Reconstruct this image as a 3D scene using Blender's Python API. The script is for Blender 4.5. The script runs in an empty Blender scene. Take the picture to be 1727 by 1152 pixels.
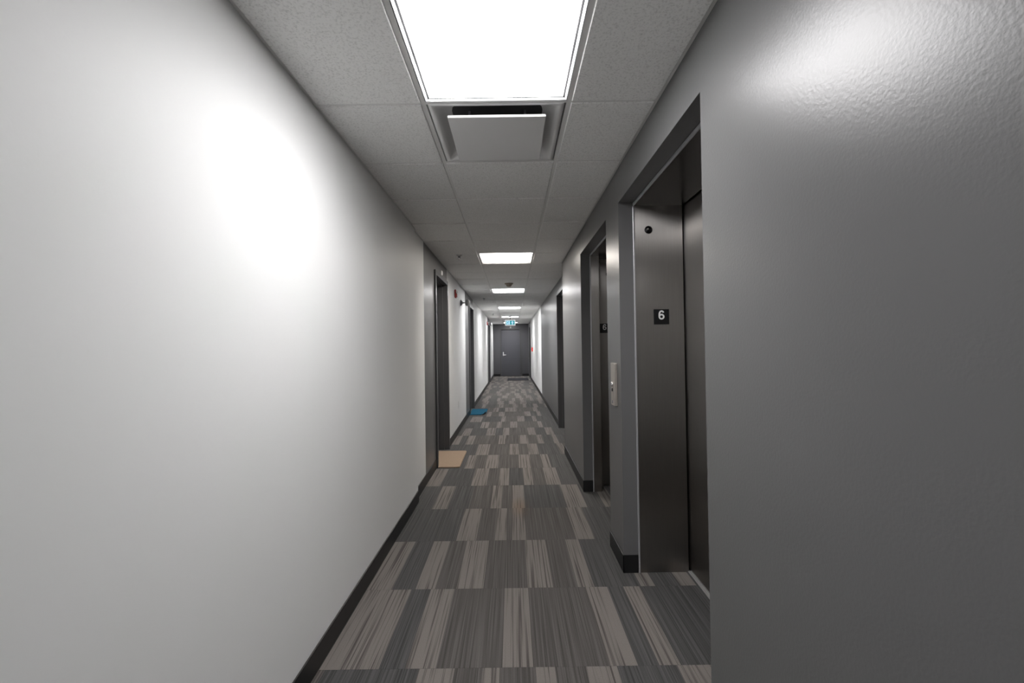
import bpy, bmesh, math, random
from mathutils import Matrix, Vector

random.seed(7)
S = bpy.context.scene
COL = S.collection

# ------------------------------------------------------------------ camera
CAM_H = 1.345
F_PX, ROLL, PITCH = 745.0, 0.0142, 0.0121
cam_data = bpy.data.cameras.new('camera')
cam_data.sensor_fit = 'HORIZONTAL'
cam_data.sensor_width = 36.0
cam_data.lens = 36.0 * F_PX / 1727.0
cam_data.clip_start = 0.02
cam_data.clip_end = 100.0
cam = bpy.data.objects.new('camera', cam_data)
COL.objects.link(cam)
fwd = Vector((0, math.cos(PITCH), math.sin(PITCH)))
up0 = Vector((0, -math.sin(PITCH), math.cos(PITCH)))
rt0 = Vector((1, 0, 0))
ux = rt0 * math.cos(ROLL) - up0 * math.sin(ROLL)
uy = rt0 * math.sin(ROLL) + up0 * math.cos(ROLL)
M = Matrix((ux, uy, -fwd)).transposed().to_4x4()
M.translation = (0, 0, CAM_H)
cam.matrix_world = M
S.camera = cam

# ------------------------------------------------------------------ world, exposure
w = bpy.data.worlds.new('world')
S.world = w
w.use_nodes = True
w.node_tree.nodes['Background'].inputs[0].default_value = (0.5, 0.5, 0.5, 1)
w.node_tree.nodes['Background'].inputs[1].default_value = 0.0
S.view_settings.view_transform = 'Standard'
S.view_settings.look = 'None'
S.view_settings.exposure = 0.36
S.view_settings.gamma = 1.0
S.view_settings.use_curve_mapping = False
LIGHT = 17.0           # radiance of the ceiling light lenses, seen from anywhere
LAMP_W = 10.0         # power of the tubes behind each lens, thrown downwards by its prisms
LAMP_SPREAD = math.radians(150)

# ------------------------------------------------------------------ materials
def new_mat(name):
    m = bpy.data.materials.new(name)
    m.use_nodes = True
    nt = m.node_tree
    return m, nt, nt.nodes['Principled BSDF']

def N(nt, kind, **kw):
    n = nt.nodes.new(kind)
    for k, v in kw.items():
        setattr(n, k, v)
    return n

def plain(name, col, rough=0.5, metal=0.0, spec=0.5, bump=0.0, bscale=200.0, var=0.0, vscale=3.0):
    m, nt, b = new_mat(name)
    b.inputs['Base Color'].default_value = (*col, 1)
    b.inputs['Roughness'].default_value = rough
    b.inputs['Metallic'].default_value = metal
    b.inputs['Specular IOR Level'].default_value = spec
    tc = N(nt, 'ShaderNodeNewGeometry')
    if bump:
        no = N(nt, 'ShaderNodeTexNoise')
        no.inputs['Scale'].default_value = bscale
        no.inputs['Detail'].default_value = 2.0
        nt.links.new(tc.outputs['Position'], no.inputs['Vector'])
        bp = N(nt, 'ShaderNodeBump')
        bp.inputs['Strength'].default_value = bump
        bp.inputs['Distance'].default_value = 0.001
        nt.links.new(no.outputs['Fac'], bp.inputs['Height'])
        nt.links.new(bp.outputs['Normal'], b.inputs['Normal'])
    if var:
        no = N(nt, 'ShaderNodeTexNoise')
        no.inputs['Scale'].default_value = vscale
        no.inputs['Detail'].default_value = 4.0
        nt.links.new(tc.outputs['Position'], no.inputs['Vector'])
        mx = N(nt, 'ShaderNodeMix', data_type='RGBA')
        mx.inputs['A'].default_value = (*[c * (1 - var) for c in col], 1)
        mx.inputs['B'].default_value = (*[min(1, c * (1 + var)) for c in col], 1)
        nt.links.new(no.outputs['Fac'], mx.inputs['Factor'])
        nt.links.new(mx.outputs['Result'], b.inputs['Base Color'])
    return m

def emis(name, col, strength):
    m, nt, b = new_mat(name)
    b.inputs['Base Color'].default_value = (*col, 1)
    b.inputs['Emission Color'].default_value = (*col, 1)
    b.inputs['Emission Strength'].default_value = strength
    b.inputs['Roughness'].default_value = 0.4
    return m

WHITE = plain('white_wall_paint', (0.86, 0.865, 0.86), 0.52, spec=0.2, bump=0.2, bscale=90, var=0.02, vscale=1.5)
GREY = plain('grey_wall_paint', (0.138, 0.138, 0.139), 0.335, spec=0.38, bump=0.35, bscale=130, var=0.03, vscale=2)
ENDGREY = plain('dark_grey_wall_paint', (0.085, 0.085, 0.092), 0.35, bump=0.2, bscale=130, var=0.03)
FRAME = plain('grey_frame_paint', (0.075, 0.075, 0.078), 0.33, var=0.04)
DOORM = plain('charcoal_door_paint', (0.075, 0.076, 0.088), 0.4, var=0.05)
RUBBER = plain('black_rubber', (0.009, 0.009, 0.01), 0.42, var=0.1)
BAR = plain('ceiling_bar_white', (0.75, 0.75, 0.74), 0.4, var=0.02)
LIGHTFRAME = plain('light_frame_white', (0.62, 0.63, 0.65), 0.35, var=0.02)
DARK = plain('plenum_dark', (0.04, 0.04, 0.042), 0.8, var=0.1)
PAN = plain('diffuser_white_metal', (0.78, 0.78, 0.78), 0.45, var=0.02)
BLACK = plain('black_plastic', (0.006, 0.006, 0.007), 0.3, var=0.1)
LENSGLASS = plain('black_glossy_lens', (0.004, 0.004, 0.005), 0.08, var=0.1)
WHITEPL = plain('white_plastic', (0.75, 0.75, 0.74), 0.4, var=0.02)
NUMERAL = plain('white_numeral', (0.8, 0.8, 0.8), 0.5, var=0.02)
RED = plain('red_plastic', (0.32, 0.015, 0.012), 0.35, var=0.08)
REDBRIGHT = plain('bright_red_metal', (0.75, 0.03, 0.02), 0.4, var=0.05)
NICKEL = plain('satin_nickel', (0.62, 0.57, 0.52), 0.35, metal=0.8, var=0.05, vscale=30)
SILVER = plain('bright_silver', (0.85, 0.85, 0.86), 0.25, metal=0.8, var=0.03, vscale=30)
BEIGE = plain('beige_plastic', (0.33, 0.28, 0.23), 0.5, var=0.05)
GREYPL = plain('grey_plastic', (0.2, 0.2, 0.22), 0.4, var=0.05)
SCREED = plain('floor_screed', (0.1, 0.1, 0.1), 0.8, var=0.1)

def stainless(name, col, rough, aniso):
    m, nt, b = new_mat(name)
    b.inputs['Metallic'].default_value = 1.0
    b.inputs['Anisotropic'].default_value = aniso
    tg = N(nt, 'ShaderNodeTangent', direction_type='RADIAL', axis='Z')
    nt.links.new(tg.outputs['Tangent'], b.inputs['Tangent'])
    geo = N(nt, 'ShaderNodeNewGeometry')
    mp = N(nt, 'ShaderNodeMapping')
    mp.inputs['Scale'].default_value = (900, 900, 6)
    nt.links.new(geo.outputs['Position'], mp.inputs['Vector'])
    no = N(nt, 'ShaderNodeTexNoise')
    no.inputs['Scale'].default_value = 1.0
    no.inputs['Detail'].default_value = 3.0
    nt.links.new(mp.outputs['Vector'], no.inputs['Vector'])
    mx = N(nt, 'ShaderNodeMix', data_type='RGBA')
    mx.inputs['A'].default_value = (*[c * 0.85 for c in col], 1)
    mx.inputs['B'].default_value = (*[c * 1.15 for c in col], 1)
    nt.links.new(no.outputs['Fac'], mx.inputs['Factor'])
    nt.links.new(mx.outputs['Result'], b.inputs['Base Color'])
    mr = N(nt, 'ShaderNodeMapRange')
    mr.inputs['To Min'].default_value = rough - 0.04
    mr.inputs['To Max'].default_value = rough + 0.04
    nt.links.new(no.outputs['Fac'], mr.inputs['Value'])
    nt.links.new(mr.outputs['Result'], b.inputs['Roughness'])
    return m
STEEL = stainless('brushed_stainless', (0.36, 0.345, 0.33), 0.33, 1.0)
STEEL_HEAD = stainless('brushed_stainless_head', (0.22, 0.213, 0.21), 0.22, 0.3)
ALUM = plain('worn_aluminium', (0.36, 0.355, 0.35), 0.5, metal=0.25, var=0.08, vscale=40)
STEELTRIM = plain('polished_steel_edge', (0.7, 0.7, 0.73), 0.32, metal=0.7, var=0.05, vscale=20)

def ceiling_mat():
    m, nt, b = new_mat('mineral_fibre_tile')
    b.inputs['Roughness'].default_value = 0.9
    b.inputs['Specular IOR Level'].default_value = 0.1
    tc = N(nt, 'ShaderNodeNewGeometry')
    n1 = N(nt, 'ShaderNodeTexNoise')
    n1.inputs['Scale'].default_value = 120.0
    n1.inputs['Detail'].default_value = 5.0
    n1.inputs['Roughness'].default_value = 0.7
    nt.links.new(tc.outputs['Position'], n1.inputs['Vector'])
    cr = N(nt, 'ShaderNodeValToRGB')
    cr.color_ramp.elements[0].position = 0.32
    cr.color_ramp.elements[0].color = (0.66, 0.66, 0.65, 1)
    cr.color_ramp.elements[1].position = 0.50
    cr.color_ramp.elements[1].color = (0.90, 0.90, 0.89, 1)
    nt.links.new(n1.outputs['Fac'], cr.inputs['Fac'])
    nt.links.new(cr.outputs['Color'], b.inputs['Base Color'])
    bp = N(nt, 'ShaderNodeBump')
    bp.inputs['Strength'].default_value = 0.5
    bp.inputs['Distance'].default_value = 0.001
    nt.links.new(n1.outputs['Fac'], bp.inputs['Height'])
    nt.links.new(bp.outputs['Normal'], b.inputs['Normal'])
    return m
TILE = ceiling_mat()

def carpet_mat(name, dark, light, pos0, pos1, stain=False, fine=140.0):
    """loop pile with fine lines running down the corridor (object space, shifted per tile)"""
    m, nt, b = new_mat(name)
    b.inputs['Roughness'].default_value = 0.95
    b.inputs['Specular IOR Level'].default_value = 0.15
    b.inputs['Sheen Weight'].default_value = 0.22
    b.inputs['Sheen Roughness'].default_value = 0.4
    b.inputs['Sheen Tint'].default_value = (0.9, 0.85, 0.8, 1)
    tc = N(nt, 'ShaderNodeTexCoord')
    oi = N(nt, 'ShaderNodeObjectInfo')
    mul = N(nt, 'ShaderNodeVectorMath', operation='SCALE')
    cmb = N(nt, 'ShaderNodeCombineXYZ')
    nt.links.new(oi.outputs['Random'], cmb.inputs['X'])
    nt.links.new(oi.outputs['Random'], cmb.inputs['Y'])
    nt.links.new(cmb.outputs['Vector'], mul.inputs[0])
    mul.inputs['Scale'].default_value = 37.0
    add = N(nt, 'ShaderNodeVectorMath', operation='ADD')
    nt.links.new(tc.outputs['Object'], add.inputs[0])
    nt.links.new(mul.outputs['Vector'], add.inputs[1])
    mp = N(nt, 'ShaderNodeMapping')
    mp.inputs['Scale'].default_value = (fine, 0.9, 1)
    nt.links.new(add.outputs['Vector'], mp.inputs['Vector'])
    no = N(nt, 'ShaderNodeTexNoise')
    no.inputs['Scale'].default_value = 1.0
    no.inputs['Detail'].default_value = 2.5
    no.inputs['Roughness'].default_value = 0.65
    nt.links.new(mp.outputs['Vector'], no.inputs['Vector'])
    cr = N(nt, 'ShaderNodeValToRGB')
    cr.color_ramp.elements[0].position = pos0
    cr.color_ramp.elements[0].color = (*dark, 1)
    cr.color_ramp.elements[1].position = pos1
    cr.color_ramp.elements[1].color = (*light, 1)
    nt.links.new(no.outputs['Fac'], cr.inputs['Fac'])
    # pile grain
    n2 = N(nt, 'ShaderNodeTexNoise')
    n2.inputs['Scale'].default_value = 260.0
    n2.inputs['Detail'].default_value = 2.0
    nt.links.new(add.outputs['Vector'], n2.inputs['Vector'])
    mr = N(nt, 'ShaderNodeMapRange')
    mr.inputs['To Min'].default_value = 0.75
    mr.inputs['To Max'].default_value = 1.25
    nt.links.new(n2.outputs['Fac'], mr.inputs['Value'])
    mx = N(nt, 'ShaderNodeMix', data_type='RGBA', blend_type='MULTIPLY')
    mx.inputs['Factor'].default_value = 1.0
    nt.links.new(cr.outputs['Color'], mx.inputs['A'])
    nt.links.new(mr.outputs['Result'], mx.inputs['B'])
    out = mx.outputs['Result']
    if stain:
        geo = N(nt, 'ShaderNodeNewGeometry')
        sub = N(nt, 'ShaderNodeVectorMath', operation='SUBTRACT')
        sub.inputs[1].default_value = (0.045, 3.72, 0)
        nt.links.new(geo.outputs['Position'], sub.inputs[0])
        sc = N(nt, 'ShaderNodeVectorMath', operation='MULTIPLY')
        sc.inputs[1].default_value = (10.0, 3.6, 1)
        nt.links.new(sub.outputs['Vector'], sc.inputs[0])
        ln = N(nt, 'ShaderNodeVectorMath', operation='LENGTH')
        nt.links.new(sc.outputs['Vector'], ln.inputs[0])
        r2 = N(nt, 'ShaderNodeMapRange')
        r2.inputs['From Min'].default_value = 0.2
        r2.inputs['From Max'].default_value = 1.0
        r2.inputs['To Min'].default_value = 0.5
        r2.inputs['To Max'].default_value = 0.0
        nt.links.new(ln.outputs['Value'], r2.inputs['Value'])
        m2 = N(nt, 'ShaderNodeMix', data_type='RGBA', blend_type='MULTIPLY')
        m2.inputs['B'].default_value = (1.0, 0.72, 0.5, 1)
        nt.links.new(r2.outputs['Result'], m2.inputs['Factor'])
        nt.links.new(out, m2.inputs['A'])
        out = m2.outputs['Result']
    nt.links.new(out, b.inputs['Base Color'])
    bp = N(nt, 'ShaderNodeBump')
    bp.inputs['Strength'].default_value = 0.5
    bp.inputs['Distance'].default_value = 0.003
    nt.links.new(no.outputs['Fac'], bp.inputs['Height'])
    nt.links.new(bp.outputs['Normal'], b.inputs['Normal'])
    return m
C_DARK = carpet_mat('carpet_dark', (0.040, 0.040, 0.040), (0.102, 0.101, 0.100), 0.34, 0.68, True)
C_MID = carpet_mat('carpet_brown_grey', (0.053, 0.049, 0.046), (0.127, 0.119, 0.113), 0.34, 0.68, True)
C_LIGHT = carpet_mat('carpet_light_band', (0.075, 0.067, 0.063), (0.190, 0.173, 0.159), 0.38, 0.50, True, fine=85.0)

def mat_fabric(name, c0, c1, scale=150.0):
    m, nt, b = new_mat(name)
    b.inputs['Roughness'].default_value = 0.95
    b.inputs['Specular IOR Level'].default_value = 0.1
    g = N(nt, 'ShaderNodeNewGeometry')
    no = N(nt, 'ShaderNodeTexNoise')
    no.inputs['Scale'].default_value = scale
    no.inputs['Detail'].default_value = 4.0
    nt.links.new(g.outputs['Position'], no.inputs['Vector'])
    mx = N(nt, 'ShaderNodeMix', data_type='RGBA')
    mx.inputs['A'].default_value = (*c0, 1)
    mx.inputs['B'].default_value = (*c1, 1)
    nt.links.new(no.outputs['Fac'], mx.inputs['Factor'])
    nt.links.new(mx.outputs['Result'], b.inputs['Base Color'])
    bp = N(nt, 'ShaderNodeBump')
    bp.inputs['Strength'].default_value = 0.4
    bp.inputs['Distance'].default_value = 0.003
    nt.links.new(no.outputs['Fac'], bp.inputs['Height'])
    nt.links.new(bp.outputs['Normal'], b.inputs['Normal'])
    return m
COIR = mat_fabric('tan_coir', (0.24, 0.175, 0.125), (0.42, 0.32, 0.24))
BLUEMAT = mat_fabric('blue_mat_pile', (0.012, 0.075, 0.13), (0.025, 0.15, 0.24))
CHARCOAL = mat_fabric('charcoal_mat_pile', (0.03, 0.03, 0.036), (0.06, 0.06, 0.068))

def lens_mat(name, col, strength):
    """acrylic lens lit by two tubes lying across the corridor"""
    m, nt, b = new_mat(name)
    b.inputs['Base Color'].default_value = (0.8, 0.8, 0.8, 1)
    tc = N(nt, 'ShaderNodeTexCoord')
    sx = N(nt, 'ShaderNodeSeparateXYZ')
    nt.links.new(tc.outputs['Object'], sx.inputs['Vector'])
    mu = N(nt, 'ShaderNodeMath', operation='MULTIPLY')
    mu.inputs[1].default_value = 2 * math.pi / 0.30
    nt.links.new(sx.outputs['Y'], mu.inputs[0])
    co = N(nt, 'ShaderNodeMath', operation='COSINE')
    nt.links.new(mu.outputs[0], co.inputs[0])
    mr = N(nt, 'ShaderNodeMapRange')
    mr.inputs['From Min'].default_value = 1.0
    mr.inputs['From Max'].default_value = -1.0
    mr.inputs['To Min'].default_value = strength * 0.72
    mr.inputs['To Max'].default_value = strength * 1.18
    nt.links.new(co.outputs[0], mr.inputs['Value'])
    b.inputs['Emission Color'].default_value = (*col, 1)
    nt.links.new(mr.outputs['Result'], b.inputs['Emission Strength'])
    return m
LENS = lens_mat('lit_acrylic_lens', (1.0, 0.985, 0.985), LIGHT)
LENSDIM = lens_mat('lit_acrylic_lens_dimmed', (1.0, 0.985, 0.99), LIGHT * 0.82)  # nearest lens turned down to soften the bright patch on the left wall
LENSWARM = lens_mat('lit_acrylic_lens_warm', (1.0, 0.93, 0.85), LIGHT)
EXITGREEN = emis('exit_green', (0.02, 0.27, 0.29), 0.6)
EXITFRAME = emis('exit_housing_glow', (0.85, 0.84, 0.85), 0.4)
EXITWHITE = emis('exit_white', (0.50, 0.76, 1.0), 0.62)

# ------------------------------------------------------------------ mesh helpers
def bm_box(bm, x0, x1, y0, y1, z0, z1, mi=0, bevel=0.0):
    if x1 < x0: x0, x1 = x1, x0
    if y1 < y0: y0, y1 = y1, y0
    r = bmesh.ops.create_cube(bm, size=1.0)
    vs = r['verts']
    for v in vs:
        v.co = Vector(((x0 + x1) / 2 + v.co.x * (x1 - x0), (y0 + y1) / 2 + v.co.y * (y1 - y0), (z0 + z1) / 2 + v.co.z * (z1 - z0)))
    fs = {f for v in vs for f in v.link_faces}
    for f in fs: f.material_index = mi
    if bevel:
        es = list({e for v in vs for e in v.link_edges})
        r = bmesh.ops.bevel(bm, geom=es, offset=bevel, segments=2, profile=0.5, affect='EDGES', clamp_overlap=True)
        for f in r['faces']: f.material_index = mi

def bm_lathe(bm, prof, n=20, axis='Z', origin=(0, 0, 0), mi=0, caps=True):
    """prof: list of (radius, height)"""
    rings = []
    for r, h in prof:
        ring = []
        for i in range(n):
            a = 2 * math.pi * i / n
            p = (r * math.cos(a), r * math.sin(a), h)
            if axis == 'X': p = (h, r * math.cos(a), r * math.sin(a))
            if axis == 'Y': p = (r * math.cos(a), h, r * math.sin(a))
            ring.append(bm.verts.new(Vector(p) + Vector(origin)))
        rings.append(ring)
    for a, b in zip(rings, rings[1:]):
        for i in range(n):
            f = bm.faces.new((a[i], a[(i + 1) % n], b[(i + 1) % n], b[i]))
            f.smooth = True
            f.material_index = mi
    if caps:
        for ring in (rings[0], rings[-1]):
            f = bm.faces.new(ring)
            f.material_index = mi

def bm_prism(bm, pts, z0, z1, mi=0):
    """pts: list of (x, y) outline"""
    a = [bm.verts.new((x, y, z0)) for x, y in pts]
    b = [bm.verts.new((x, y, z1)) for x, y in pts]
    n = len(pts)
    bm.faces.new(a).material_index = mi
    bm.faces.new(b).material_index = mi
    for i in range(n):
        bm.faces.new((a[i], a[(i + 1) % n], b[(i + 1) % n], b[i])).material_index = mi

def link(name, bm, mats, parent=None, loc=(0, 0, 0)):
    bmesh.ops.recalc_face_normals(bm, faces=bm.faces[:])
    me = bpy.data.meshes.new(name)
    bm.to_mesh(me)
    bm.free()
    for m in (mats if isinstance(mats, (list, tuple)) else [mats]):
        me.materials.append(m)
    o = bpy.data.objects.new(name, me)
    COL.objects.link(o)
    o.parent = parent
    o.location = loc
    return o

def box(name, mat, x0, x1, y0, y1, z0, z1, parent=None, bevel=0.0):
    """one box, its origin at its centre when it has no parent, in parent space otherwise"""
    bm = bmesh.new()
    bm_box(bm, x0, x1, y0, y1, z0, z1, 0, bevel)
    return link(name, bm, mat, parent)

def tag(o, label=None, cat=None, group=None, kind=None):
    if label: o['label'] = label
    if cat: o['category'] = cat
    if group: o['group'] = group
    if kind: o['kind'] = kind
    return o

def thing(name, label, cat, loc=(0, 0, 0), group=None, kind=None):
    o = bpy.data.objects.new(name, None)
    o.empty_display_size = 0.1
    COL.objects.link(o)
    o.location = loc
    return tag(o, label, cat, group, kind)

# ------------------------------------------------------------------ dimensions
CH = 2.40                     # grid face of the suspended ceiling
XL, XL2 = -0.838, -0.865      # left wall, before and after its small set-back
XR, XR2 = 0.645, 0.765        # right wall, before and after its set-back
Y0, Y1 = -4.2, 20.3
YJ = 3.87                     # left set-back
YS = 5.55                     # right set-back
TOP = 2.47
T = 0.61                      # module of ceiling grid and carpet
G0 = 1.89                     # a cross line of the ceiling grid
TX0, TX1 = -0.370, 0.262      # main runners
LIGHT_Y = [-2.075, 1.585, 5.245, 8.295, 11.955, 15.615, 19.275]

# ------------------------------------------------------------------ floor: screed and carpet tiles
fl = box('floor', SCREED, -1.25, 1.25, Y0 - 0.2, Y1 + 0.2, -0.10, -0.009)
tag(fl, 'carpeted corridor floor of grey and taupe striped tiles', 'floor', kind='structure')
BANDS = {1: [(-0.84, -0.805), (-0.41, -0.26), (-0.14, -0.07), (0.08, 0.16), (0.29, 0.42), (0.67, 0.83)],
         2: [(-0.83, -0.58), (-0.47, -0.34), (-0.06, 0.07), (0.39, 0.51), (0.60, 0.69)],
         3: [(-0.84, -0.69), (-0.56, -0.45), (-0.33, -0.18), (0.07, 0.21), (0.35, 0.44), (0.70, 0.78), (0.92, 1.01)],
         4: [(-0.41, -0.27), (-0.14, -0.06), (-0.02, 0.08), (0.43, 0.56)],
         5: [(-0.69, -0.56), (-0.20, -0.11), (-0.02, 0.09), (0.44, 0.61), (0.76, 0.86)],
         6: [(-0.87, -0.72), (-0.42, -0.27), (-0.15, -0.05), (0.10, 0.19), (0.32, 0.46)],
         7: [(-0.55, -0.45), (-0.32, -0.18), (0.06, 0.20), (0.33, 0.42)],
         8: [(-0.48, -0.32), (-0.05, 0.07), (0.19, 0.32), (0.59, 0.67)],
         9: [(-0.87, -0.76), (-0.67, -0.57), (-0.21, -0.11), (0.08, 0.21), (0.35, 0.43), (0.57, 0.64)],
         10: [(-0.79, -0.67), (-0.42, -0.28), (-0.16, -0.06), (0.23, 0.35), (0.51, 0.63)],
         11: [(-0.55, -0.42), (-0.28, -0.20), (-0.05, 0.07), (0.43, 0.50)],
         12: [(-0.78, -0.58), (-0.22, -0.14), (0.08, 0.21), (0.36, 0.43)],
         13: [(-0.52, -0.43), (-0.28, -0.17), (0.23, 0.35), (0.48, 0.55)],
         14: [(-0.42, -0.30), (-0.17, 0.07), (0.43, 0.52)]}
rowi = 0
ROW0 = 1.26                   # near edge of row 1
COLX = [-1.02, -0.385, 0.225, 0.835, 1.06]
r_from = int(math.floor((Y0 - ROW0) / T)) + 1
r_to = int(math.ceil((Y1 - ROW0) / T)) + 1
for r in range(r_from, r_to):
    ya, yb = ROW0 + (r - 1) * T, ROW0 + r * T
    ya, yb = max(ya, Y0), min(yb, Y1)
    if yb - ya < 0.02: continue
    bands = BANDS.get(r)
    if bands is None:
        bands, x = [], -0.9 + random.uniform(0, 0.25)
        while x < 0.95:
            wd = random.choice([0.08, 0.10, 0.12, 0.14, 0.15])
            bands.append((x, x + wd))
            x += wd + random.choice([0.08, 0.12, 0.16, 0.22, 0.3, 0.34])
    gaps = [random.random() for _ in range(len(bands) + 1)]
    for c in range(4):
        xa, xb = COLX[c] + 0.0004, COLX[c + 1] - 0.0004
        if c == 3 and yb < 0.9: continue
        if c == 3 and ya > 4.6: continue
        cx, cy = (COLX[c] + COLX[c + 1]) / 2, (ya + yb) / 2
        cuts = sorted({xa, xb} | {e for b in bands for e in b if xa + 0.004 < e < xb - 0.004})
        bm = bmesh.new()
        lo = [(bm.verts.new((x - cx, ya + 0.0004 - cy, 0)), bm.verts.new((x - cx, yb - 0.0004 - cy, 0))) for x in cuts]
        dn = [(bm.verts.new((x - cx, ya + 0.0004 - cy, -0.009)), bm.verts.new((x - cx, yb - 0.0004 - cy, -0.009))) for x in (cuts[0], cuts[-1])]
        for i in range(len(cuts) - 1):
            mid = (cuts[i] + cuts[i + 1]) / 2
            f = bm.faces.new((lo[i][0], lo[i + 1][0], lo[i + 1][1], lo[i][1]))
            if any(b[0] < mid < b[1] for b in bands):
                f.material_index = 2
            else:
                k = sum(1 for b in bands if b[1] <= mid)
                edge = abs(mid + 0.05) > 0.42
                f.material_index = 0 if gaps[k] < (0.85 if edge else 0.25) else 1
        bm.faces.new([l[0] for l in lo] + [dn[1][0], dn[0][0]])
        bm.faces.new([l[1] for l in lo] + [dn[1][1], dn[0][1]])
        bm.faces.new((lo[0][0], lo[0][1], dn[0][1], dn[0][0]))
        bm.faces.new((lo[-1][0], lo[-1][1], dn[1][1], dn[1][0]))
        link('carpet_tile', bm, [C_DARK, C_MID, C_LIGHT], fl, (cx, cy, 0))

# ------------------------------------------------------------------ ceiling: slab, tiles, grid
ce = box('ceiling', DARK, -1.25, 1.25, Y0 - 0.2, Y1 + 0.2, TOP, TOP + 0.1)
tag(ce, 'suspended ceiling of square speckled white tiles in a thin grid', 'ceiling', kind='structure')
rows = []
k = int(math.floor((Y0 - G0) / T))
while G0 + k * T < Y1:
    a, b = G0 + k * T, G0 + (k + 1) * T
    rows.append((max(a, Y0), min(b, Y1)))
    k += 1
DIFF_Y = (1.89, 2.50)
tile_cache = {}
def ceiling_tile(xa, xb, ya, yb):
    g = 0.009
    key = (round(xb - xa, 4), round(yb - ya, 4))
    if key not in tile_cache:
        hx, hy = (xb - xa) / 2 - g, (yb - ya) / 2 - g
        bm = bmesh.new()
        bm_box(bm, -hx, hx, -hy, hy, -0.006, 0.010)
        es = [e for e in bm.edges if abs(e.verts[0].co.z + 0.006) < 1e-5 and abs(e.verts[1].co.z + 0.006) < 1e-5]
        bmesh.ops.bevel(bm, geom=es, offset=0.003, segments=1, affect='EDGES')
        o = link('ceiling_tile', bm, TILE, ce)
        tile_cache[key] = o.data
    else:
        o = bpy.data.objects.new('ceiling_tile', tile_cache[key])
        COL.objects.link(o)
        o.parent = ce
    o.location = ((xa + xb) / 2, (ya + yb) / 2, CH)
for ya, yb in rows:
    if yb - ya < 0.05: continue
    xl = XL if ya < 3.7 else XL2
    xr = XR if ya < 5.5 else XR2
    ceiling_tile(xl + 0.004, TX0, ya, yb)
    ceiling_tile(TX1, xr - 0.004, ya, yb)
    yc = (ya + yb) / 2
    if any(abs(yc - q) < 0.1 for q in LIGHT_Y) or abs(yc - 2.195) < 0.1: continue
    ceiling_tile(TX0, TX1, ya, yb)
for x in (TX0, TX1):
    box('main_runner', BAR, x - 0.012, x + 0.012, Y0, Y1, CH, CH + 0.03, ce)
cross_cache = {}
for ya, yb in rows:
    if ya <= Y0: continue
    xl = XL if ya < 3.7 else XL2
    xr = XR if ya < 5.5 else XR2
    for xa, xb in ((xl, TX0 - 0.012), (TX0 + 0.012, TX1 - 0.012), (TX1 + 0.012, xr)):
        key = round(xb - xa, 4)
        if key not in cross_cache:
            bm = bmesh.new()
            bm_box(bm, -(xb - xa) / 2, (xb - xa) / 2, -0.012, 0.012, 0, 0.028)
            o = link('cross_tee', bm, BAR, ce)
            cross_cache[key] = o.data
        else:
            o = bpy.data.objects.new('cross_tee', cross_cache[key])
            COL.objects.link(o)
            o.parent = ce
        o.location = ((xa + xb) / 2, ya, CH)
for a, b, x, s in ((Y0, YJ, XL, 1), (YJ, Y1, XL2, 1), (Y0, YS, XR, -1), (YS, Y1, XR2, -1)):
    box('wall_angle', BAR, x, x + s * 0.020, a, b, CH - 0.001, CH + 0.004, ce)

# ------------------------------------------------------------------ doors' opening list
DOOR_H = 2.175
LDOORS = [(5.00, 5.86), (8.93, 9.76), (16.2, 17.05)]
RDOORS = [(6.42, 7.28), (18.2, 19.15)]
JT = 0.03                                       # jamb thickness set in the wall opening

# ------------------------------------------------------------------ walls
def wall_run(bm, x, side, runs):
    """runs: (y0, y1, material index, face x); openings simply left out by the caller"""
    for y0, y1, mi, z0 in runs:
        bm_box(bm, x, side * 1.25, y0, y1, z0, TOP, mi)

bm = bmesh.new()
bm_box(bm, XL, -1.25, Y0, YJ, 0, TOP, 0)
H = DOOR_H + JT
d1, d2, d3 = LDOORS
for y0, y1, mi, z0 in ((YJ, 4.36, 0, 0), (4.36, d1[0] - JT, 1, 0), (d1[0] - JT, d1[1] + JT, 1, H), (d1[1] + JT, d1[1] + 0.06, 1, 0),
                       (d1[1] + 0.06, 8.19, 0, 0), (8.19, d2[0] - JT, 1, 0), (d2[0] - JT, d2[1] + JT, 1, H), (d2[1] + JT, d2[1] + 0.06, 1, 0),
                       (d2[1] + 0.06, 15.5, 0, 0), (15.5, d3[0] - JT, 1, 0), (d3[0] - JT, d3[1] + JT, 1, H), (d3[1] + JT, d3[1] + 0.06, 1, 0),
                       (d3[1] + 0.06, Y1, 0, 0)):
    bm_box(bm, XL2, -1.25, y0, y1, z0, TOP, mi)
tag(link('wall_left', bm, [WHITE, GREY]), 'long white corridor wall on the left with grey bays around its doors', 'wall', kind='structure')

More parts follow.
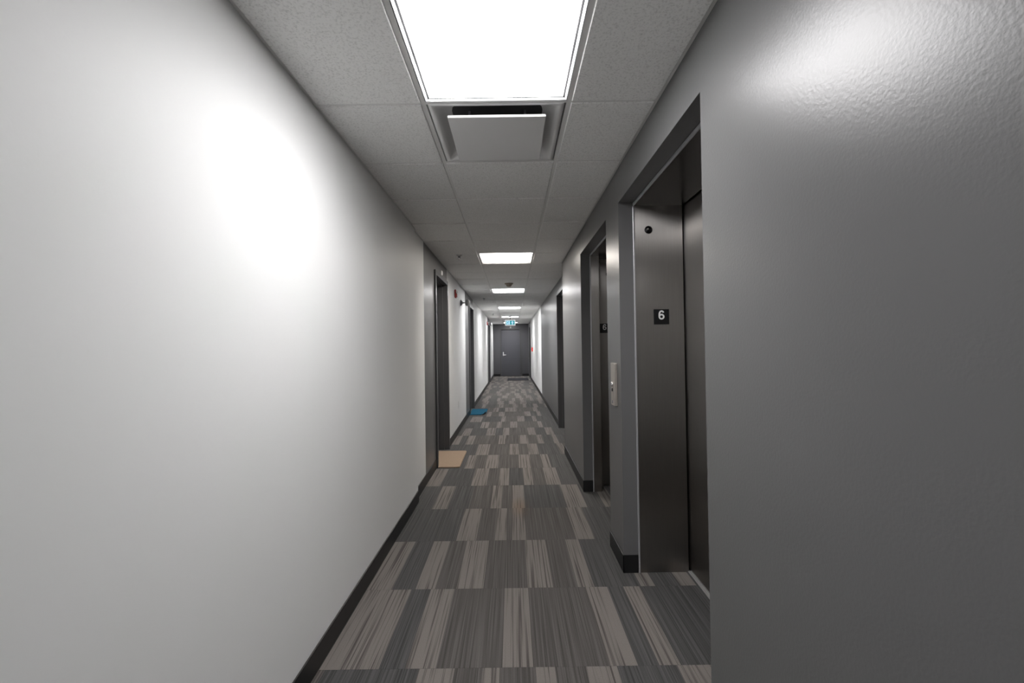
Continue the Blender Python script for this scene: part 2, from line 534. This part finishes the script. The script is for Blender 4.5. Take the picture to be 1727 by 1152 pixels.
E1 = (1.478, 2.63)
E2 = (2.975, 4.09)
EH = 2.195
XF = 0.735                                      # back of the plaster reveal, front of the lift frames
bm = bmesh.new()
bm_box(bm, XR, 1.25, Y0, E1[0] - 0.16, 0, TOP, 0)
bm_box(bm, XR, XF, E1[0] - 0.16, E1[0], 0, TOP, 0)
bm_box(bm, XR, XF, E1[0], E1[1], EH, TOP, 0)
bm_box(bm, XR, XF, E1[1], E2[0], 0, TOP, 0)
bm_box(bm, XR, XF, E2[0], E2[1], EH, TOP, 0)
bm_box(bm, XR, XF, E2[1], 4.36, 0, TOP, 0)
bm_box(bm, XR, 1.25, 4.36, YS, 0, TOP, 0)
r1, r2 = RDOORS
for y0, y1, mi, z0 in ((YS, r1[0] - JT, 0, 0), (r1[0] - JT, r1[1] + JT, 0, H), (r1[1] + JT, 11.55, 0, 0), (11.55, r2[0] - 0.08, 1, 0), (r2[0] - 0.08, r2[0] - JT, 0, 0),
                       (r2[0] - JT, r2[1] + JT, 0, H), (r2[1] + JT, Y1, 0, 0)):
    bm_box(bm, XR2, 1.25, y0, y1, z0, TOP, mi)
tag(link('wall_right', bm, [GREY, WHITE]), 'satin grey corridor wall on the right holding the two lift openings', 'wall', kind='structure')

ED = (-0.50, 0.36)
EDH = 2.145
bm = bmesh.new()
bm_box(bm, -1.25, ED[0] - JT, Y1, Y1 + 0.2, 0, TOP, 0)
bm_box(bm, ED[1] + JT, 1.25, Y1, Y1 + 0.2, 0, TOP, 0)
bm_box(bm, ED[0] - JT, ED[1] + JT, Y1, Y1 + 0.2, EDH + JT, TOP, 0)
tag(link('wall_end', bm, ENDGREY), 'dark grey wall closing the far end of the corridor', 'wall', kind='structure')
tag(box('wall_back', WHITE, -1.25, 1.25, Y0 - 0.2, Y0, 0, TOP), 'white corridor wall behind the viewpoint', 'wall', kind='structure')

# ------------------------------------------------------------------ baseboards
BH, BT = 0.105, 0.007
def base_bm(segs):
    bm = bmesh.new()
    for x0, x1, y0, y1 in segs:
        bm_box(bm, x0, x1, y0, y1, 0.0, BH, 0, 0.002)
        # coved toe
        if abs(x1 - x0) < abs(y1 - y0):
            pass
    return bm
segs = [(XL, XL + BT, Y0, YJ + BT)]
edges = [YJ] + [v for d in LDOORS for v in (d[0] - 0.05, d[1] + 0.05)] + [Y1]
for a, b in zip(edges[::2], edges[1::2]):
    segs.append((XL2, XL2 + BT, a, b))
tag(link('baseboard_left', base_bm(segs), RUBBER), 'black rubber skirting along the white left wall', 'baseboard', kind='structure')
segs = [(XR - BT, XR, Y0, E1[0]), (XR - BT, XR, E1[1] - BT, E2[0] + BT), (XR - BT, XF - 0.006, E1[1] - BT, E1[1]), (XR - BT, XF - 0.006, E2[0], E2[0] + BT),
        (XR - BT, XF - 0.006, E1[0], E1[0] + BT),
        (XR - BT, XR, E2[1] - BT, YS + BT), (XR - BT, XF - 0.006, E2[1] - BT, E2[1]), (XR - BT, XR2, YS, YS + BT)]
edges = [YS + BT] + [v for d in RDOORS for v in (d[0] - 0.05, d[1] + 0.05)] + [Y1]
for a, b in zip(edges[::2], edges[1::2]):
    segs.append((XR2 - BT, XR2, a, b))
tag(link('baseboard_right', base_bm(segs), RUBBER), 'black rubber skirting along the grey right wall and into the lift openings', 'baseboard', kind='structure')
segs = [(XL2 + BT, ED[0] - 0.055, Y1 - BT, Y1), (ED[1] + 0.095, XR2 - BT, Y1 - BT, Y1)]
tag(link('baseboard_end', base_bm(segs), RUBBER), 'short black skirting pieces either side of the far door', 'baseboard', kind='structure')

# ------------------------------------------------------------------ apartment doors
def lever(parent, x, y, z, axis, dirn, out):
    """escutcheon and lever; axis 'X': mounted on a plane facing +-X, lever runs along Y"""
    bm = bmesh.new()
    if axis == 'X':
        bm_box(bm, x, x + out * 0.008, y - 0.03, y + 0.03, z - 0.12, z + 0.10, 0, 0.003)
        bm_lathe(bm, [(0.011, 0), (0.011, 0.05)], 12, 'X', (x if out > 0 else x - 0.05, y, z))
        bm_box(bm, x + out * 0.04, x + out * 0.055, y - 0.012 if dirn > 0 else y - 0.12, y + 0.12 if dirn > 0 else y + 0.012, z - 0.011, z + 0.011, 0, 0.004)
    else:
        bm_box(bm, x - 0.024, x + 0.024, y - 0.008, y, z - 0.05, z + 0.13, 0, 0.003)
        bm_lathe(bm, [(0.012, 0), (0.012, 0.05)], 12, 'Y', (x, y - 0.05, z))
        bm_box(bm, x - 0.014, x + 0.135, y - 0.058, y - 0.042, z - 0.018, z + 0.014, 0, 0.004)
    return tag(link('door_handle', bm, SILVER, parent), 'silver lever handle on a tall plate')

def side_door(name, label, side, xf, y0, y1):
    """side -1: left wall; +1: right wall.  Profile of a double-rebated pressed steel frame."""
    d = thing(name, label, 'door', (xf, (y0 + y1) / 2, 0), kind='structure')
    ox, oy = xf, (y0 + y1) / 2
    def X(depth): return side * depth                # local, depth into the wall
    ya, yb = y0 - oy, y1 - oy
    bm = bmesh.new()
    PR, CW = -0.020, 0.052
    for s, e in ((-1, ya), (1, yb)):
        bm_box(bm, X(PR), X(0.0), e, e + s * CW, 0, DOOR_H + CW, 0, 0.002)            # casing face
        bm_box(bm, X(0.0), X(0.165), e, e + s * JT, 0, DOOR_H + JT, 0)                # jamb
        bm_box(bm, X(0.048), X(0.112), e, e - s * 0.016, 0, DOOR_H, 0, 0.001)         # stop
    bm_box(bm, X(PR), X(0.0), ya, yb, DOOR_H, DOOR_H + CW, 0)
    bm_box(bm, X(0.0), X(0.165), ya, yb, DOOR_H, DOOR_H + JT, 0)
    bm_box(bm, X(0.048), X(0.112), ya + 0.016, yb - 0.016, DOOR_H - 0.016, DOOR_H, 0)
    link('door_frame', bm, FRAME, d)
    leaf = box('door_panel', DOORM, X(0.114), X(0.159), ya + 0.003, yb - 0.003, 0.006, DOOR_H - 0.003, d, 0.001)
    lever(d, X(0.114), ya + 0.08, 1.0, 'X', 1, -side)
    return d
side_door('door_1', 'nearest grey apartment door recess on the left, beside the tan mat', -1, XL2, *LDOORS[0])
side_door('door_2', 'middle grey apartment door recess on the left, beside the blue mat', -1, XL2, *LDOORS[1])
side_door('door_3', 'farthest grey door recess on the left, near the end wall', -1, XL2, *LDOORS[2])
side_door('door_4', 'dark door recess on the right just past the second lift', 1, XR2, *RDOORS[0])
side_door('door_5', 'farthest dark door recess on the right, by the red pull station', 1, XR2, *RDOORS[1])

d6 = thing('door_6', 'charcoal door facing the viewer at the far end of the corridor', 'door', ((ED[0] + ED[1]) / 2, Y1, 0), kind='structure')
hw = (ED[1] - ED[0]) / 2
bm = bmesh.new()
for s in (-1, 1):
    bm_box(bm, s * hw, s * (hw + 0.05), -0.02, 0, 0, EDH + 0.05, 0, 0.002)
    bm_box(bm, s * hw, s * (hw + JT), 0, 0.16, 0, EDH + JT, 0)
    bm_box(bm, s * hw, s * (hw - 0.016), 0.062, 0.11, 0, EDH, 0)
bm_box(bm, -hw, hw, -0.02, 0, EDH, EDH + 0.05, 0)
bm_box(bm, -hw, hw, 0, 0.16, EDH, EDH + JT, 0)
link('door_frame', bm, FRAME, d6)
box('door_panel', DOORM, -hw + 0.003, hw - 0.003, 0.018, 0.060, 0.008, EDH - 0.025, d6, 0.001)
lever(d6, -hw + 0.095, 0.018, 0.98, 'Y', 1, 1)
tag(box('trim_1', FRAME, ED[1] + 0.08, ED[1] + 0.094, Y1 - 0.012, Y1, 0, CH - 0.01), 'thin vertical grey strip right of the far door', 'trim', kind='structure')

# ------------------------------------------------------------------ lifts
def numeral_six(name, parent, loc, mat):
    """a bold 6, 55 mm tall, as one flat raised stroke facing -Y"""
    W = 0.0092
    path = []
    for i in range(27):                       # bowl, once round from its left flank
        t_ = math.pi - 2 * math.pi * i / 26
        path.append((0.0130 * math.cos(t_), -0.0105 + 0.0125 * math.sin(t_)))
    stem = [(-0.0130, -0.0105), (-0.0131, 0.000), (-0.0120, 0.010), (-0.0085, 0.0180), (-0.0035, 0.0220), (0.0015, 0.0230), (0.0065, 0.0215), (0.0105, 0.0175), (0.0122, 0.0135)]
    bm = bmesh.new()
    for pts, closed in ((path, True), (stem, False)):
        d = -0.0003 if closed else -0.0004
        prev = None
        for i, p in enumerate(pts):
            q0 = Vector(pts[max(0, i - 1)] if not closed else pts[(i - 1) % 26])
            q1 = Vector(pts[min(len(pts) - 1, i + 1)] if not closed else pts[(i + 1) % 26])
            n = (q1 - q0).normalized()
            sd = Vector((-n.y, n.x)) * W / 2
            c = Vector(p)
            cur = [bm.verts.new((v.x, y, v.y)) for y in (d, 0.0009) for v in (c + sd, c - sd)]
            if prev:
                bm.faces.new((prev[0], prev[1], cur[1], cur[0]))
                bm.faces.new((prev[2], prev[3], cur[3], cur[2]))
                bm.faces.new((prev[0], cur[0], cur[2], prev[2]))
                bm.faces.new((prev[1], cur[1], cur[3], prev[3]))
            prev = cur
    return link(name, bm, mat, parent, loc)

def lift(label, y0, y1, setback):
    XD = 1.04
    SO = 2.175
    e = thing('elevator', label, 'elevator', (XF, (y0 + y1) / 2, 0), group='passenger elevators')
    oy = (y0 + y1) / 2
    a, b = y0 - oy, y1 - oy
    D = XD - XF
    lip = 0.004
    # far jamb (its face looks back to the viewer) and near jamb
    bm = bmesh.new()
    if setback:
        bm_box(bm, 0, 0.080, b - lip, b + 0.26, 0, TOP - 0.02, 0, 0.002)
    else:
        bm_box(bm, 0, D - 0.014, b - lip, b + 0.15, 0, TOP - 0.02, 0, 0.002)
    far = link('jamb', bm, STEEL, e)
    yp = b - lip
    if setback:
        yp = b + 0.15
        box('return_panel', STEEL, 0.080, D - 0.014, yp, b + 0.26, 0.012, TOP - 0.02, e, 0.002)
    box('jamb', STEEL, 0, D - 0.014, a - 0.15, a + lip, 0, TOP - 0.02, e, 0.002)
    # head with its soffit
    bm = bmesh.new()
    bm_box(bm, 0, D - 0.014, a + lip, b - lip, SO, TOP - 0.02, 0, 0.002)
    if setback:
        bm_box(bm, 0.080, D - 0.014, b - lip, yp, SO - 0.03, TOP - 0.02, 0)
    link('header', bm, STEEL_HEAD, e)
    # bright bead where the steel meets the plaster
    bm = bmesh.new()
    bm_box(bm, -0.006, 0.004, b - 0.010, b - 0.001, 0, SO, 0, 0.002)
    bm_box(bm, -0.006, 0.004, a + 0.001, a + 0.010, 0, SO, 0, 0.002)
    bm_box(bm, -0.006, 0.004, a + 0.010, b - 0.010, SO, SO + 0.016, 0, 0.002)
    tag(link('edge_trim', bm, STEELTRIM, e), 'bright thin steel edge around the opening')
    # two sliding leaves
    m = (a + b) / 2
    box('sliding_door', STEEL, D, D + 0.03, a - 0.03, m - 0.002, 0.012, SO + 0.02, e, 0.0015)
    box('sliding_door', STEEL, D, D + 0.03, m + 0.002, yp + 0.03, 0.012, SO + 0.02, e, 0.0015)
    box('backing', DARK, D + 0.032, D + 0.06, a - 0.1, b + 0.26, 0, TOP - 0.02, e)
    bm = bmesh.new()
    bm_box(bm, D - 0.020, D + 0.032, a, yp, 0, 0.006, 0, 0.001)
    for q in (0.006, 0.020):
        bm_box(bm, D - 0.020 + q, D - 0.016 + q, a, yp, 0.006, 0.009, 0)
    tag(link('sill', bm, ALUM, e), 'bright metal threshold strip under the sliding doors')
    # floor number plate
    x0, x1 = 0.845 - XF, 0.936 - XF
    z0, z1 = 1.466, 1.556
    pl = tag(box('floor_plate', BLACK, x0, x1, yp - 0.0025, yp, z0, z1, e, 0.0006), 'small black square plate with a white numeral 6')
    numeral_six('numeral', pl, ((x0 + x1) / 2, yp - 0.0032, (z0 + z1) / 2 + 0.011), NUMERAL)
    # round dark signal lens
    lx = (0.822 if not setback else 0.935) - XF
    bm = bmesh.new()
    bm_lathe(bm, [(0.023, 0), (0.023, -0.004), (0.019, -0.006), (0.016, -0.010), (0.009, -0.0135), (0.001, -0.0145)], 24, 'Y', (lx, yp, 2.031))
    sl = tag(link('signal_lens', bm, LENSGLASS, e), 'small round glossy black lens')
    bm = bmesh.new()
    bm_lathe(bm, [(0.0055, -0.012), (0.0045, -0.0165), (0.001, -0.0175)], 12, 'Y', (lx - 0.006, yp, 2.033))
    link('pin', bm, NICKEL, sl)
    return e
lift('nearest stainless elevator entrance in the grey right wall, fully seen with its black 6 plate', *E1, False)
lift('second stainless elevator entrance beyond the call button plate, partly hidden by the wall pier', *E2, True)

# call station between the lifts
cs = thing('call_station', 'slim nickel lift call plate with round button on the pier between elevators', 'call button', (XR, 2.77, 0.97))
bm = bmesh.new()
bm_box(bm, -0.019, 0, -0.05, 0.05, 0, 0.265, 0, 0.003)
link('face_plate', bm, NICKEL, cs)
bm = bmesh.new()
bm_lathe(bm, [(0.015, 0.0), (0.015, -0.004), (0.011, -0.008), (0.002, -0.009)], 18, 'X', (-0.019, 0.005, 0.132))
tag(link('call_button', bm, SILVER, cs), 'round polished call button')
bm = bmesh.new()
bm_lathe(bm, [(0.011, 0.0), (0.011, -0.003), (0.008, -0.005), (0.001, -0.005)], 14, 'X', (-0.019, 0.005, 0.097))
link('indicator', bm, BLACK, cs)
bm = bmesh.new()
bm_lathe(bm, [(0.009, 0.0), (0.009, -0.003), (0.001, -0.003)], 14, 'X', (-0.019, 0.005, 0.022))
link('key_switch', bm, GREYPL, cs)

# ------------------------------------------------------------------ ceiling lights
LABELS = ['square lit ceiling light behind the viewpoint',
          'nearest and largest lit square ceiling light, cut by the top of the frame',
          'second lit ceiling light from the viewer, past the blank tiles after the air diffuser',
          'third lit ceiling light from the viewer, just beyond the beige smoke detector',
          'fourth lit ceiling light from the viewer, halfway down the corridor',
          'fifth lit ceiling light, the one just above and behind the exit sign hanger',
          'farthest lit ceiling light, partly hidden behind the exit sign']
for i, y in enumerate(LIGHT_Y):
    cxm = -0.053
    t = thing('ceiling_light', LABELS[i], 'light', (cxm, y, CH), group='square ceiling lights')
    h, fi, li = 0.302, 0.300, 0.284
    bm = bmesh.new()
    def ring(bm, r, z): return [bm.verts.new((sx * r, sy * r, z)) for sx, sy in ((-1, -1), (1, -1), (1, 1), (-1, 1))]
    prof = [(h, 0.03), (h, -0.001), (fi, -0.001), (fi - 0.007, 0.010), (li - 0.006, 0.016)]
    rg = [ring(bm, *p) for p in prof]
    for p, q in zip(rg, rg[1:]):
        for j in range(4):
            bm.faces.new((p[j], p[(j + 1) % 4], q[(j + 1) % 4], q[j])).material_index = 1 if p is rg[3] else 0
    link('light_frame', bm, [LIGHTFRAME, DARK], t)
    bm = bmesh.new()
    bm_box(bm, -li, li, -li, li, 0.009, 0.0155)
    tag(link('lens', bm, LENSWARM if i == 2 else LENSDIM if i == 1 else LENS, t), 'glowing white diffusing lens')
    box('housing', DARK, -h, h, -h, h, 0.030, 0.055, t)
    ld = bpy.data.lights.new('lamp', 'AREA')
    ld.shape = 'SQUARE'
    ld.size = li * 2 - 0.01
    ld.energy = LAMP_W * (0.68 if i == 1 else 1.0)  # nearest lamp dimmed along with its lens
    ld.spread = LAMP_SPREAD
    ld.color = (1.0, 0.95, 0.9) if i == 2 else (1.0, 0.985, 0.985)
    lo_ = bpy.data.objects.new('lamp', ld)
    COL.objects.link(lo_)
    lo_.parent = t
    lo_.location = (0, 0, 0.008)

# ------------------------------------------------------------------ air diffuser
ad = thing('air_diffuser', 'square white ceiling air diffuser with a flat centre plaque beside the nearest light', 'air vent', ((TX0 + TX1) / 2, 2.195, CH))
bm = bmesh.new()
def rsq(bm, half, rad, z, n=5):
    out = []
    for q, (sx, sy) in enumerate(((1, 1), (-1, 1), (-1, -1), (1, -1))):
        for j in range(n):
            a = math.pi / 2 * (q + j / (n - 1))
            out.append(bm.verts.new((sx * (half - rad) + rad * math.cos(a), sy * (half - rad) + rad * math.sin(a), z)))
    return out
prof = [(0.297, 0.002, 0.012), (0.297, 0.002, -0.001), (0.280, 0.006, -0.001), (0.274, 0.012, 0.002), (0.262, 0.03, 0.014), (0.248, 0.05, 0.032), (0.230, 0.07, 0.050), (0.20, 0.08, 0.060)]
rg = [rsq(bm, *p) for p in prof]
for p, q in zip(rg, rg[1:]):
    for j in range(len(p)):
        f = bm.faces.new((p[j], p[(j + 1) % len(p)], q[(j + 1) % len(q)], q[j]))
        f.smooth = True
link('pan', bm, PAN, ad)
bm = bmesh.new()
bm_box(bm, -0.215, 0.215, -0.215, 0.215, 0.056, 0.069)
link('neck', bm, DARK, ad)
bm = bmesh.new()
bm_box(bm, -0.220, 0.220, -0.238, 0.218, -0.030, -0.018, 0, 0.003)
link('plaque', bm, PAN, ad)
for sx, sy in ((-1, -1), (1, -1), (1, 1), (-1, 1)):
    bm = bmesh.new()
    bm_lathe(bm, [(0.006, -0.020), (0.006, 0.060)], 8, 'Z', (sx * 0.13, sy * 0.13, 0))
    link('hanger_pin', bm, GREYPL, ad)

# ------------------------------------------------------------------ small ceiling devices
sp_labels = ['small chrome sprinkler head on the left ceiling tiles, beside the second light',
             'small sprinkler head on the left ceiling tiles, past the third light',
             'farthest tiny sprinkler head on the left ceiling tiles, before the exit sign']
for lab, (x, y) in zip(sp_labels, ((-0.585, 5.0), (-0.585, 9.43), (-0.585, 13.9))):
    t = thing('sprinkler', lab, 'sprinkler', (x, y, CH - 0.006), group='ceiling sprinklers')
    bm = bmesh.new()
    bm_lathe(bm, [(0.036, 0.0), (0.034, -0.005), (0.014, -0.012)], 18)
    link('escutcheon', bm, SILVER, t)
    bm = bmesh.new()
    bm_lathe(bm, [(0.010, -0.010), (0.008, -0.030)], 10)
    bm_box(bm, -0.014, -0.010, -0.003, 0.003, -0.052, -0.012)
    bm_box(bm, 0.010, 0.014, -0.003, 0.003, -0.052, -0.012)
    link('frame_arms', bm, GREYPL, t)
    bm = bmesh.new()
    bm_lathe(bm, [(0.016, -0.050), (0.016, -0.053)], 14)
    link('deflector', bm, NICKEL, t)
t = thing('smoke_detector', 'round beige smoke detector on the ceiling centre just before the third light', 'smoke detector', (-0.038, 7.28, CH - 0.006))
bm = bmesh.new()
bm_lathe(bm, [(0.070, 0.0), (0.068, -0.014), (0.058, -0.020)], 24)
link('base', bm, BEIGE, t)
bm = bmesh.new()
bm_lathe(bm, [(0.048, -0.020), (0.044, -0.040), (0.030, -0.056), (0.004, -0.060)], 24)
link('sensor_dome', bm, BEIGE, t)

# exit sign
ex = thing('exit_sign', 'lit green and white exit pictogram sign hanging from the ceiling near the far end', 'exit sign', (-0.052, 15.1, CH))
bm = bmesh.new()
bm_lathe(bm, [(0.06, -0.006), (0.055, -0.022), (0.02, -0.03)], 16)
link('canopy', bm, GREYPL, ex)
bm = bmesh.new()
bm_lathe(bm, [(0.010, -0.02), (0.010, -0.14)], 10)
link('stem', bm, GREYPL, ex)
box('housing', EXITFRAME, -0.178, 0.178, -0.022, 0.022, -0.325, -0.135, ex, 0.004)
fc = box('sign_face', EXITGREEN, -0.150, 0.150, -0.025, -0.0215, -0.300, -0.160, ex)
def flat(pts, name, mat, d):
    bm = bmesh.new()
    a = [bm.verts.new((x, d, z)) for x, z in pts]
    b = [bm.verts.new((x, d + 0.002, z)) for x, z in pts]
    bm.faces.new(a); bm.faces.new(b)
    for i in range(len(pts)):
        bm.faces.new((a[i], a[(i + 1) % len(pts)], b[(i + 1) % len(pts)], b[i]))
    return link(name, bm, mat, fc)
flat([(-0.128, -0.288), (-0.015, -0.288), (-0.015, -0.172), (-0.128, -0.172)], 'doorway', EXITWHITE, -0.0275)
# running figure in the doorway: head, body, legs, arms in one flat mark
bm = bmesh.new()
def strip(bm, p, q, wd, d):
    p, q = Vector(p), Vector(q)
    n = (q - p).normalized()
    s = Vector((-n.y, n.x)) * wd / 2
    vs = [bm.verts.new((v.x, d, v.y)) for v in (p + s, q + s, q - s, p - s)]
    bm.faces.new(vs)
dd = -0.029
for p, q, wd in (((-0.070, -0.198), (-0.082, -0.240), 0.024), ((-0.082, -0.240), (-0.058, -0.256), 0.013), ((-0.058, -0.256), (-0.060, -0.284), 0.012),
                 ((-0.084, -0.240), (-0.096, -0.264), 0.013), ((-0.096, -0.264), (-0.118, -0.268), 0.012), ((-0.068, -0.202), (-0.044, -0.218), 0.010),
                 ((-0.072, -0.202), (-0.098, -0.208), 0.010), ((-0.098, -0.208), (-0.104, -0.226), 0.010)):
    strip(bm, p, q, wd, dd)
cv = [bm.verts.new((-0.062 + 0.011 * math.cos(a), dd, -0.184 + 0.011 * math.sin(a))) for a in [i * math.pi / 6 for i in range(12)]]
bm.faces.new(cv)
link('running_figure', bm, EXITGREEN, fc)
flat([(0.075, -0.172), (0.122, -0.228), (0.094, -0.228), (0.094, -0.288), (0.056, -0.288), (0.056, -0.228), (0.028, -0.228)], 'arrow', EXITWHITE, -0.0275)

# ------------------------------------------------------------------ wall devices
def strobe(label, y, z, w_, h_):
    t = thing('fire_strobe', label, 'fire alarm', (XL2, y, z), group='red fire alarm strobes')
    box('backplate', RED, 0, 0.022, -w_ / 2, w_ / 2, -h_ / 2, h_ / 2, t, 0.004)
    box('horn_grille', RED, 0.022, 0.036, -w_ / 2 + 0.012, w_ / 2 - 0.012, -h_ / 2 + 0.012, 0.0, t, 0.004)
    bm = bmesh.new()
    bm_prism(bm, [(0.022, -0.02), (0.045, -0.012), (0.045, 0.012), (0.022, 0.02)], 0.012, h_ / 2 - 0.015)
    link('strobe_lens', bm, WHITEPL, t)
strobe('small red fire alarm strobe high on the white left wall after the tan mat door', 6.77, 2.17, 0.10, 0.125)
strobe('tiny red fire alarm strobe high on the left wall near the far end', 15.35, 2.17, 0.10, 0.125)

def wall_lamp(label, y, z):
    t = thing('emergency_lamp', label, 'lamp', (XL2, y, z), group='wall emergency lamps')
    bm = bmesh.new()
    bm_lathe(bm, [(0.052, 0.0), (0.050, 0.012), (0.030, 0.030), (0.012, 0.040)], 20, 'X')
    link('wall_flange', bm, GREYPL, t)
    bm = bmesh.new()
    bm_lathe(bm, [(0.009, 0.030), (0.009, 0.09)], 12, 'X')
    link('arm', bm, GREYPL, t)
    bm = bmesh.new()
    bm_lathe(bm, [(0.012, 0.078), (0.046, 0.086), (0.056, 0.100), (0.056, 0.128)], 20, 'X')
    link('lamp_head', bm, GREYPL, t)
    bm = bmesh.new()
    bm_lathe(bm, [(0.053, 0.128), (0.050, 0.145), (0.030, 0.160), (0.003, 0.164)], 20, 'X')
    tag(link('lamp_lens', bm, WHITEPL, t), 'round white lens cap')
wall_lamp('grey round-headed lamp on a short arm on the left wall by the middle door', 7.50, 2.105)
wall_lamp('farthest round-headed lamp on a short arm on the left wall, by the last door', 15.75, 2.17)

ou = thing('wall_outlet', 'small white power outlet low on the white left wall between the two mats', 'outlet', (XL2, 7.02, 0.44))
box('cover_plate', WHITEPL, 0, 0.006, -0.036, 0.036, -0.058, 0.058, ou, 0.002)
bm = bmesh.new()
for z in (0.024, -0.024):
    bm_box(bm, 0.006, 0.008, -0.017, 0.017, z - 0.015, z + 0.015, 0, 0.001)
link('socket', bm, WHITEPL, ou)

def sensor(label, loc, axis):
    t = thing('door_sensor', label, 'sensor', loc, group='small white devices above doors')
    bm = bmesh.new()
    if axis == 'X':
        bm_lathe(bm, [(0.036, 0.0), (0.034, 0.010), (0.022, 0.018), (0.002, 0.021)], 18, 'X')
    else:
        bm_lathe(bm, [(0.040, 0.0), (0.036, -0.012), (0.022, -0.020), (0.002, -0.023)], 18, 'Y')
    link('cover', bm, WHITEPL, t)
    bm = bmesh.new()
    if axis == 'X': bm_lathe(bm, [(0.006, 0.019), (0.004, 0.024)], 10, 'X')
    else: bm_lathe(bm, [(0.006, -0.021), (0.004, -0.026)], 10, 'Y')
    link('lens', bm, GREYPL, t)
sensor('small white round device on the grey wall above the nearest left door', (XL2, 5.46, DOOR_H + 0.052 + 0.042), 'X')
sensor('small white round device above the far end door', (-0.055, Y1, EDH + 0.05 + 0.045), 'Y')

fp = thing('fire_pull_station', 'bright red fire alarm pull station on the white right wall near the far end', 'fire alarm', (XR2, 16.3, 1.24))
box('body', REDBRIGHT, -0.045, 0, -0.055, 0.055, -0.075, 0.075, fp, 0.004)
box('pull_handle', REDBRIGHT, -0.060, -0.045, -0.040, 0.040, -0.012, 0.012, fp, 0.003)
box('label_strip', WHITEPL, -0.0465, -0.045, -0.035, 0.035, 0.030, 0.050, fp)

# ------------------------------------------------------------------ door mats
def mat_obj(name, label, mat, outline, th):
    bm = bmesh.new()
    bm_prism(bm, outline, 0, th)
    es = [e for e in bm.edges if e.verts[0].co.z > th - 1e-5 and e.verts[1].co.z > th - 1e-5]
    bmesh.ops.bevel(bm, geom=es, offset=min(0.004, th * 0.4), segments=2, affect='EDGES')
    return bm
def rounded(x0, x1, y0, y1, r, n=5):
    out = []
    for q, (cx_, cy_) in enumerate(((x1 - r, y1 - r), (x0 + r, y1 - r), (x0 + r, y0 + r), (x1 - r, y0 + r))):
        for j in range(n):
            a = math.pi / 2 * (q + j / (n - 1))
            out.append((cx_ + r * math.cos(a), cy_ + r * math.sin(a)))
    return out
bm = mat_obj('', '', COIR, rounded(-0.185, 0.185, -0.39, 0.39, 0.03), 0.012)
o = link('doormat', bm, COIR, None, (-0.790, 5.345, 0.0))
tag(o, 'tan coir doormat on the carpet at the nearest left door', 'doormat', 'doormats')
# blue mat with its near corridor-side corner turned over
t = thing('doormat', 'blue doormat with a turned-up corner at the middle left door', 'doormat', (-0.71, 9.20, 0.0), 'doormats')
bm = mat_obj('', '', BLUEMAT, [(0.165, 0.40), (-0.165, 0.40), (-0.165, -0.40), (0.085, -0.40), (0.165, -0.17)], 0.012)
link('pile', bm, BLUEMAT, t)
bm = bmesh.new()
n = 6
rows_ = []
pa, pb, tip = Vector((0.085, -0.40)), Vector((0.165, -0.17)), Vector((0.165, -0.40))
for i in range(n):                            # corner flap curling up off the floor
    u = i / n
    p, q = pa.lerp(tip, u), pb.lerp(tip, u)
    z = 0.002 + 0.055 * u * u
    rows_.append([bm.verts.new((p.x, p.y, z)), bm.verts.new((q.x, q.y, z))])
for p, q in zip(rows_, rows_[1:]):
    bm.faces.new((p[0], p[1], q[1], q[0]))
tv = bm.verts.new((tip.x - 0.004, tip.y + 0.004, 0.002 + 0.055))
bm.faces.new((rows_[-1][0], rows_[-1][1], tv))
r_ = bmesh.ops.extrude_face_region(bm, geom=bm.faces[:])
for v in [g for g in r_['geom'] if isinstance(g, bmesh.types.BMVert)]:
    v.co.z += 0.009
tag(link('folded_corner', bm, RUBBER, t), 'black rubber underside of the turned-up corner')
o = link('doormat', mat_obj('', '', CHARCOAL, rounded(-0.43, 0.43, -0.62, 0.62, 0.02), 0.012), CHARCOAL, None, (0.225, 18.27, 0.0))
tag(o, 'wide charcoal doormat in front of the far end door', 'doormat', 'doormats')
